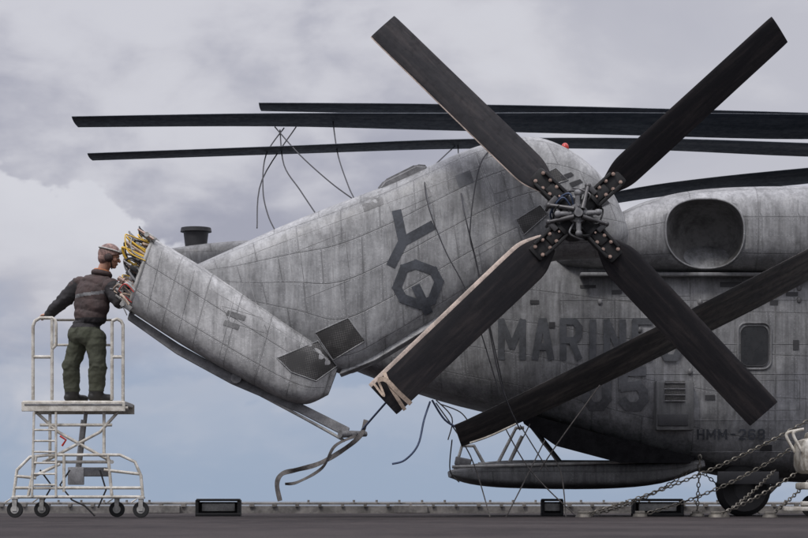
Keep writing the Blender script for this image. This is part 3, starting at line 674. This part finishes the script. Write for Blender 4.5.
for y in (yF+.06,yB-.06):
    T('scissor_arm',[[P(36,412,y),P(58,432,y),P(112,462,y)],[P(118,412,y),P(100,432,y),P(44,462,y)],[P(44,462,y),P(112,462,y)],[P(40,425,y),P(112,425,y)],[P(50,412,y),P(50,458,y)],[P(104,412,y),P(104,458,y)]],.018)
T('scissor_cross',[[P(78,444,yF),P(78,444,yB)],[P(44,462,yF),P(44,462,yB)],[P(112,462,yF),P(112,462,yB)]],.022,'lgrey')
for y in (yF,yB):
    T('base_frame',[[P(13,500,y),P(17,470,y),P(30,457,y),P(48,455,y),P(120,455,y),P(135,462,y),P(141,476,y),P(143,499,y)],[P(13,497,y),P(143,497,y)],[P(15,488,y),P(143,488,y)],
        [P(36,457,y),P(28,497,y)],[P(64,455,y),P(64,492,y)],[P(108,455,y),P(112,497,y)],[P(30,478,y),P(60,464,y)],[P(15,476,y),P(36,478,y)],[P(104,470,y),P(139,474,y)]],.018)
T('base_cross',[[P(13,497,yF),P(13,497,yB)],[P(143,497,yF),P(143,497,yB)],[P(64,488,yF),P(64,488,yB)],[P(17,470,yF),P(17,470,yB)],[P(141,476,yF),P(141,476,yB)]],.018)
bm=bmesh.new(); box_bm(bm,P(90,472,-.1),.42,.4,.1,None,.01); box_bm(bm,P(76,476,yF+.02),.18,.05,.2,None,.01); bm2ob(bm,'pump_housing',M['grey'],ST)
bm=bmesh.new(); cyl_bm(bm,P(78,472,-.1),P(84,420,-.1),.035); cyl_bm(bm,P(84,430,-.1),P(86,412,-.1),.022); bm2ob(bm,'hydraulic_ram',M['metal'],ST)
T('red_hand_pump',[[P(60,436,yF-.02),P(66,440,yF-.02),P(62,446,yF-.02)]],.012,'red')
T('drain_hoses',[[P(70,470,yF),P(60,485,yF),P(72,500,yF),P(85,506,yF),P(95,516,yF)],[P(100,470,yF),P(106,490,yF),P(98,508,yF)],[P(40,470,yF),P(52,486,yF),P(44,500,yF)]],.01,'black')
T('step_ladder_rungs',[[P(34,430+k*11,yF-.02),P(56,430+k*11,yF-.02)] for k in range(6)],.012)
T('step_ladder_rails',[[P(34,412,yF-.02),P(32,497,yF-.02)],[P(56,412,yF-.02),P(56,497,yF-.02)]],.014)
for px_,y in ((15,yF),(141,yF),(42,yB),(117,yB)):
    c=P(px_,0,y); r=.09; z=r+.002
    bm=bmesh.new(); cyl_bm(bm,(c.x,y-.025,z),(c.x,y+.025,z),r,None,28)
    bmesh.ops.bevel(bm,geom=[e for e in bm.edges],offset=.006,segments=2,affect='EDGES'); bm2ob(bm,'castor_tyre',M['black'],ST)
    bm=bmesh.new(); cyl_bm(bm,(c.x,y-.03,z),(c.x,y+.03,z),.045,None,18); 
    for s in (-1,1): box_bm(bm,Vector((c.x,y+s*.038,z+.06)),.05,.008,.15)
    box_bm(bm,Vector((c.x,y,z+.13)),.08,.1,.02); cyl_bm(bm,(c.x,y,z+.13),(c.x,y,.25),.018); bm2ob(bm,'castor_fork',M['lgrey'],ST)
    T('brake_lever',[[Vector((c.x-.04,y-.06,z+.12)),Vector((c.x-.1,y-.06,z+.08))]],.008)
# ================================================================ PERSON
def person():
    W=empty('maintenance_worker')
    zf=zt+.0
    def J(px,py,y): return P(px,py,y)
    pel=J(86,331,.02); waist=J(90,316,.02); chest=J(94,294,.03); nb_=J(101,274,.03)
    shL=J(81,284,.13); shR=J(111,287,-.11); elL=J(63,301,.20); wrL=J(49,314.5,.33); elR=J(120,301,-.22); wrR=J(128,287,-.30)
    hiL=J(80,337,.07); hiR=J(95,337,-.05); knL=J(71,366,.08); knR=J(98,367,-.08)
    anL=J(72,392,.12); anR=J(96,392,-.04); anL.z=zf+.09; anR.z=zf+.09
    caps=[(hiL,.118,knL,.096,'t'),(hiR,.118,knR,.096,'t'),(knL,.096,anL,.082,'t'),(knR,.096,anR,.082,'t'),
          (shL,.088,elL,.070,'j'),(elL,.068,wrL,.044,'j'),(shR,.088,elR,.072,'j'),(elR,.066,wrR,.044,'j')]
    bm=bmesh.new()
    for a,ra,b,rb,l in caps:
        cyl_bm(bm,a,b,ra,rb,20); ell_bm(bm,a,ra,ra,ra); ell_bm(bm,b,rb,rb,rb)
    YAW=math.radians(-38)
    tilt=Matrix.Rotation(YAW,3,'Z')
    lean=Matrix.Rotation(math.radians(12),3,'Y')
    R=lean@tilt
    fwd=Vector((math.sin(-YAW),math.cos(YAW),0)); sd_=Vector((math.cos(YAW),math.sin(YAW),0))
    ell_bm(bm,pel,.20,.15,.14,R,24); ell_bm(bm,waist,.195,.15,.15,R,24); ell_bm(bm,(waist+chest)/2,.215,.16,.18,R,24)
    ell_bm(bm,chest,.225,.165,.18,R,24); ell_bm(bm,J(97,284,.03),.21,.135,.115,R,24); cyl_bm(bm,nb_-Vector((.03,0,.06)),nb_+Vector((.03,0,.04)),.10,.07,20)
    for s in (-1,1): ell_bm(bm,pel-fwd*.06+sd_*s*.075+Vector((0,0,-.05)),.108,.108,.12)
    for an,dx,dy in ((anL,.12,.08),(anR,.14,.05)):
        toe=an+Vector((dx,dy,-.045)); 
        cyl_bm(bm,an+Vector((-.03,-.03,-.04)),toe,.05,.045,16); ell_bm(bm,an+Vector((-.035,-.03,-.035)),.054,.054,.054); ell_bm(bm,toe,.058,.058,.044); cyl_bm(bm,an+Vector((0,0,-.05)),an+Vector((0,0,.08)),.058,.066,16)
    me=bpy.data.meshes.new('b'); bm.to_mesh(me); bm.free(); o=bpy.data.objects.new('b',me); scene.collection.objects.link(o)
    md=o.modifiers.new('r','REMESH'); md.mode='VOXEL'; md.voxel_size=.0085
    sm=o.modifiers.new('s','SMOOTH'); sm.iterations=7; sm.factor=.6
    dg=bpy.context.evaluated_depsgraph_get(); me2=bpy.data.meshes.new_from_object(o.evaluated_get(dg)); bpy.data.objects.remove(o)
    bm=bmesh.new(); bm.from_mesh(me2)
    hem=pel.z+.035
    bm.normal_update()
    for v in bm.verts:
        p=v.co; n=noise.fractal(Vector((p.x*7,p.y*7,p.z*9)),1,2,3)*.014
        r1=1-abs(noise.noise(Vector((p.x*9+p.z*5,p.y*9,p.z*12-p.x*8))))*2.6
        k=0
        for jj,rr in ((knL,.2),(knR,.2),(anL,.22),(anR,.22),(elL,.16),(elR,.16),(pel,.22),(waist,.2)):
            k=max(k,1-(p-jj).length/rr)
        n+=max(0,r1)*.012*(0.2+max(0,k))
        if p.z<zf+.12: n*=.12
        if hem<p.z<nb_.z-.05 : n+=.014
        if hem<p.z<hem+.05: n-=.010
        v.co=p+v.normal*n
    bm.normal_update()
    for f in bm.faces:
        c=f.calc_center_median(); f.smooth=True
        arm=min(min((c-(shL+(elL-shL)*k/8)).length for k in range(1,9)),min((c-(elL+(wrL-elL)*k/8)).length for k in range(9)),min((c-(shR+(elR-shR)*k/8)).length for k in range(1,9)),min((c-(elR+(wrR-elR)*k/8)).length for k in range(9)))
        if c.z<zf+.115: f.material_index=2
        elif c.z<hem and arm>.12: f.material_index=1
        else: f.material_index=0
        if f.material_index==0 and c.z>waist.z-.03 and arm>.105: f.material_index=3
        if f.material_index==3 and abs(c.z-(chest.z-.01)-.1*(c.x-chest.x))<.018: f.material_index=4
    me3=bpy.data.meshes.new('body'); bm.to_mesh(me3); bm.free()
    for k in ('jacket','green','boot','vest','grey'): me3.materials.append(M[k])
    link(bpy.data.objects.new('clothed_body',me3),W)
    hc=J(110,257,.0); look=Vector((.95,.12,-.26)).normalized(); up=Vector((.18,0,1)); side=up.cross(look).normalized(); up=look.cross(side).normalized()
    Rh=Matrix((look,side,up)).transposed(); S=1.06
    def hp(a,b,c): return hc+(look*a+side*b+up*c)*S
    bm=bmesh.new()
    ell_bm(bm,hp(-.005,0,.025),.102,.08,.10,Rh,24); ell_bm(bm,hp(.032,0,-.045),.066,.058,.07,Rh,20); ell_bm(bm,hp(.066,0,-.088),.03,.032,.024,Rh,14)
    cyl_bm(bm,hp(.090,0,.012),hp(.114,0,-.022),.009,.016,10); ell_bm(bm,hp(.110,0,-.025),.015,.015,.011,Rh,10)
    ell_bm(bm,hp(.092,0,-.052),.014,.024,.007,Rh,10); ell_bm(bm,hp(.090,0,-.064),.013,.021,.007,Rh,10); ell_bm(bm,hp(.082,0,.03),.018,.055,.013,Rh,14)
    cyl_bm(bm,hp(-.02,0,-.04),nb_+Vector((.0,0,-.02)),.062,.07,18)
    for s in (-1,1): ell_bm(bm,hp(-.012,s*.076,-.01),.02,.01,.032,Rh,12); ell_bm(bm,hp(.057,s*.042,-.02),.03,.025,.025,Rh,12)
    me=bpy.data.meshes.new('h'); bm.to_mesh(me); bm.free(); o=bpy.data.objects.new('h',me); scene.collection.objects.link(o)
    md=o.modifiers.new('r','REMESH'); md.mode='VOXEL'; md.voxel_size=.005
    sm=o.modifiers.new('s','SMOOTH'); sm.iterations=3
    dg=bpy.context.evaluated_depsgraph_get(); me2=bpy.data.meshes.new_from_object(o.evaluated_get(dg)); bpy.data.objects.remove(o)
    for p in me2.polygons: p.use_smooth=True
    me2.materials.clear(); me2.materials.append(M['skin']); link(bpy.data.objects.new('head',me2),W)
    for s in (-1,1):
        bm=bmesh.new(); ell_bm(bm,hp(.086,s*.032,.004),.012,.012,.009,Rh,10); bm2ob(bm,'eye',M['white'],W)
        bm=bmesh.new(); ell_bm(bm,hp(.097,s*.032,.004),.004,.005,.005,Rh,8); bm2ob(bm,'iris',M['black'],W)
        bm=bmesh.new(); cyl_bm(bm,hp(-.012,s*.07,-.012),hp(-.012,s*.112,-.012),.052,.04,20); ell_bm(bm,hp(-.012,s*.112,-.012),.036,.014,.036,Rh,14); bm2ob(bm,'ear_defender',M['vest'],W)
    bm=bmesh.new(); ell_bm(bm,hp(-.014,0,.028),.13,.104,.122,Rh,32)
    nn=(up*.92-look*.40).normalized()
    bmesh.ops.bisect_plane(bm,geom=bm.verts[:]+bm.edges[:]+bm.faces[:],plane_co=hp(.06,0,.038),plane_no=nn,clear_inner=True)
    r=bmesh.ops.extrude_edge_only(bm,edges=[e for e in bm.edges if e.is_boundary])
    for v in [g for g in r['geom'] if isinstance(g,bmesh.types.BMVert)]: v.co+=(hp(-.01,0,.02)-v.co)*.16
    bm2ob(bm,'cranial_helmet',M['helmet'],W)
    bm=bmesh.new(); ell_bm(bm,hp(-.055,0,-.02),.075,.088,.085,Rh,20); bm2ob(bm,'helmet_neck_flap',M['helmet'],W)
    bm=bmesh.new(); 
    for s in (-1,1): box_bm(bm,hp(.092,s*.037,.085),.045,.062,.052,Rh,.014)
    bm2ob(bm,'goggles',M['lgrey'],W)
    bm=bmesh.new()
    for s in (-1,1): box_bm(bm,hp(.114,s*.037,.085),.012,.048,.036,Rh,.006)
    bm2ob(bm,'goggle_lens',M['glass'],W)
    tube('goggle_strap',[hp(.125*math.cos(t_)-.014,.102*math.sin(t_),.072) for t_ in [2*math.pi*k/24 for k in range(24)]],.009,M['lgrey'],W,cyclic=True,poly=True)
    tube('chin_strap',[hp(0,-.088,.0),hp(.03,-.07,-.06),hp(.05,-.03,-.112),hp(.05,.03,-.112)],.007,M['black'],W)
    q=[]; 
    for k in range(20):
        t_=2*math.pi*k/20; q.append(nb_+Vector((.088*math.cos(t_)+.008,.085*math.sin(t_),.0+.02*math.cos(t_+2.6))))
    tube('jacket_collar',q,.034,M['vest'],W,cyclic=True,poly=True)
    tube('orange_undershirt',[v+Vector((.005,0,.03)) for v in q[::2]],.014,M['orange'],W,cyclic=True,poly=True)
    def hand(wr,dirv,sidev,mat,curl,name):
        dirv=dirv.normalized(); sidev=(sidev-dirv*sidev.dot(dirv)).normalized(); dn=dirv.cross(sidev).normalized()
        bm=bmesh.new(); R3=Matrix((dirv,sidev,dn)).transposed()
        cyl_bm(bm,wr-dirv*.03,wr+dirv*.02,.03,.03,14)
        ell_bm(bm,wr+dirv*.045,.052,.042,.018,R3,16)
        for i,(L,o) in enumerate(((.070,-.031),(.078,-.010),(.073,.011),(.058,.031))):
            p=wr+dirv*.08+sidev*o; d=dirv.copy()
            ell_bm(bm,p,.0115,.0115,.0115,n=10)
            for s_,seg in enumerate((.42,.33,.25)):
                d=(Matrix.Rotation(curl*(.75+.1*s_),3,sidev)@d); p2=p+d*L*seg; r=.0105-.0012*s_
                cyl_bm(bm,p,p2,r,r*.92,10); ell_bm(bm,p2,r*.95,r*.95,r*.95,n=10); p=p2
        p=wr+dirv*.025-sidev*.032; d=(dirv*.7-sidev*.7).normalized()
        for s_,seg in enumerate((.035,.028)):
            p2=p+d*seg; cyl_bm(bm,p,p2,.0125,.011,10); ell_bm(bm,p2,.011,.011,.011,n=10); p=p2; d=(Matrix.Rotation(curl*.8,3,sidev)@d)
        me=bpy.data.meshes.new('h'); bm.to_mesh(me); bm.free(); o=bpy.data.objects.new('h',me); scene.collection.objects.link(o)
        md=o.modifiers.new('r','REMESH'); md.mode='VOXEL'; md.voxel_size=.0032
        sm=o.modifiers.new('s','SMOOTH'); sm.iterations=2
        dg=bpy.context.evaluated_depsgraph_get(); me2=bpy.data.meshes.new_from_object(o.evaluated_get(dg)); bpy.data.objects.remove(o)
        for q_ in me2.polygons: q_.use_smooth=True
        me2.materials.clear(); me2.materials.append(mat); link(bpy.data.objects.new(name,me2),W)
    rail=P(44,318,yB)
    hand(wrL,rail+Vector((-.03,.0,.035))-wrL,Vector((1,-.6,0)),M['skin'],.8,'left_hand')
    hand(wrR,Vector((.7,-.1,.6)),Vector((0.2,.4,-.9)),M['glove'],-.35,'right_hand')
person()
# ================================================================ LIGHT, SKY, CAMERA
EL,AZ=math.radians(52),math.radians(215)
w=bpy.data.worlds.new('World'); scene.world=w; w.use_nodes=True
t=NT(w.node_tree); bg=w.node_tree.nodes['Background']
sky=t.n.new('ShaderNodeTexSky'); sky.sky_type='NISHITA'; sky.sun_disc=False; sky.sun_elevation=EL; sky.sun_rotation=AZ; sky.air_density=1.0; sky.dust_density=2.0
g=t.coord('Generated'); x,y,z=t.sep(g)
yy=t.m('MAXIMUM',t.m('ABSOLUTE',y),.25)
az=t.m('DIVIDE',x,yy); ez=t.m('DIVIDE',z,yy)
gw=t.mapping(g,(1,1,1.9))
n1=t.noise(gw,5.5,7,.5,.4); n2=t.noise(gw,15,8,.5,.4); n3=t.noise(gw,45,6,.6,.2)
cl=t.m('ADD',t.m('MULTIPLY',n1,.55),t.m('ADD',t.m('MULTIPLY',n2,.37),t.m('MULTIPLY',n3,.08)))
def K(r,g_,b_):
    f=lambda s:((s/255+.055)/1.055)**2.4*10
    return (f(r),f(g_),f(b_))
low=t.mix(t.rng(ez,0,.10),K(157,173,196),K(160,171,194))
upc=t.mix(t.rng(cl,.42,.58),K(163,164,179),K(211,210,217))
hi=t.m('ADD',ez,t.m('MULTIPLY',t.m('SUBTRACT',n2,.5),.16))
bright=t.rng(t.m('ADD',az,t.m('MULTIPLY',t.m('SUBTRACT',n1,.5),.6)),-.14,.12)
upc=t.mix(t.m('MULTIPLY',bright,.5),upc,K(217,216,221))
base=t.mix(t.rng(hi,.035,.11),low,upc)
# cumulus bank on the left, bright billowing rim over grey-blue body
edge=t.m('SUBTRACT',t.m('SUBTRACT',.120,t.m('MULTIPLY',t.m('ADD',az,.106),.50)),ez)
edge=t.m('ADD',edge,t.m('ADD',t.m('MULTIPLY',t.m('SUBTRACT',n3,.5),.04),t.m('MULTIPLY',t.m('SUBTRACT',n2,.5),.07)))
mk=t.m('MULTIPLY',t.rng(edge,0,.005),t.rng(edge,.008,.07,1,0))
mk=t.m('MULTIPLY',mk,t.rng(az,-.12,-.06,1,0)); 
base=t.mix(t.m('MULTIPLY',mk,.9),base,K(216,216,223))
e2=t.m('ADD',t.m('SUBTRACT',.062,ez),t.m('ADD',t.m('MULTIPLY',t.m('SUBTRACT',n2,.5),.09),t.m('MULTIPLY',t.m('SUBTRACT',n3,.5),.03)))
base=t.mix(t.m('MULTIPLY',t.m('MULTIPLY',t.rng(e2,0,.01),t.rng(e2,.01,.05,1,0)),.32),base,K(194,198,210))
lowm=t.m('MULTIPLY',t.rng(cl,.49,.58),.3); base=t.mix(lowm,base,K(200,202,212))
zen=t.rng(z,.3,.95,1,3.8)
vm=t.n.new('ShaderNodeVectorMath'); vm.operation='SCALE'; t.set(vm.inputs[0],base); t.set(vm.inputs[3],zen)
final=t.mix(.94,sky.outputs[0],vm.outputs[0])
t.set(bg.inputs[0],final); bg.inputs[1].default_value=.10
sd=bpy.data.lights.new('sun','SUN'); sd.energy=1.5; sd.angle=math.radians(12); sd.color=(1,.96,.9)
so=bpy.data.objects.new('sun',sd); scene.collection.objects.link(so)
sdir=Vector((math.sin(AZ)*math.cos(EL),math.cos(AZ)*math.cos(EL),math.sin(EL)))
so.rotation_euler=sdir.to_track_quat('Z','Y').to_euler()
cam=bpy.data.cameras.new('camera'); co=bpy.data.objects.new('camera',cam); scene.collection.objects.link(co)
co.location=CAM; co.rotation_euler=(math.radians(90),0,0); cam.sensor_width=36; cam.lens=F*36/808; cam.shift_y=231/808
cam.clip_end=60000; cam.clip_start=.1; cam.dof.use_dof=True; cam.dof.focus_distance=25; cam.dof.aperture_fstop=4.0
scene.camera=co
scene.view_settings.view_transform='Standard'; scene.view_settings.look='None'; scene.view_settings.exposure=0
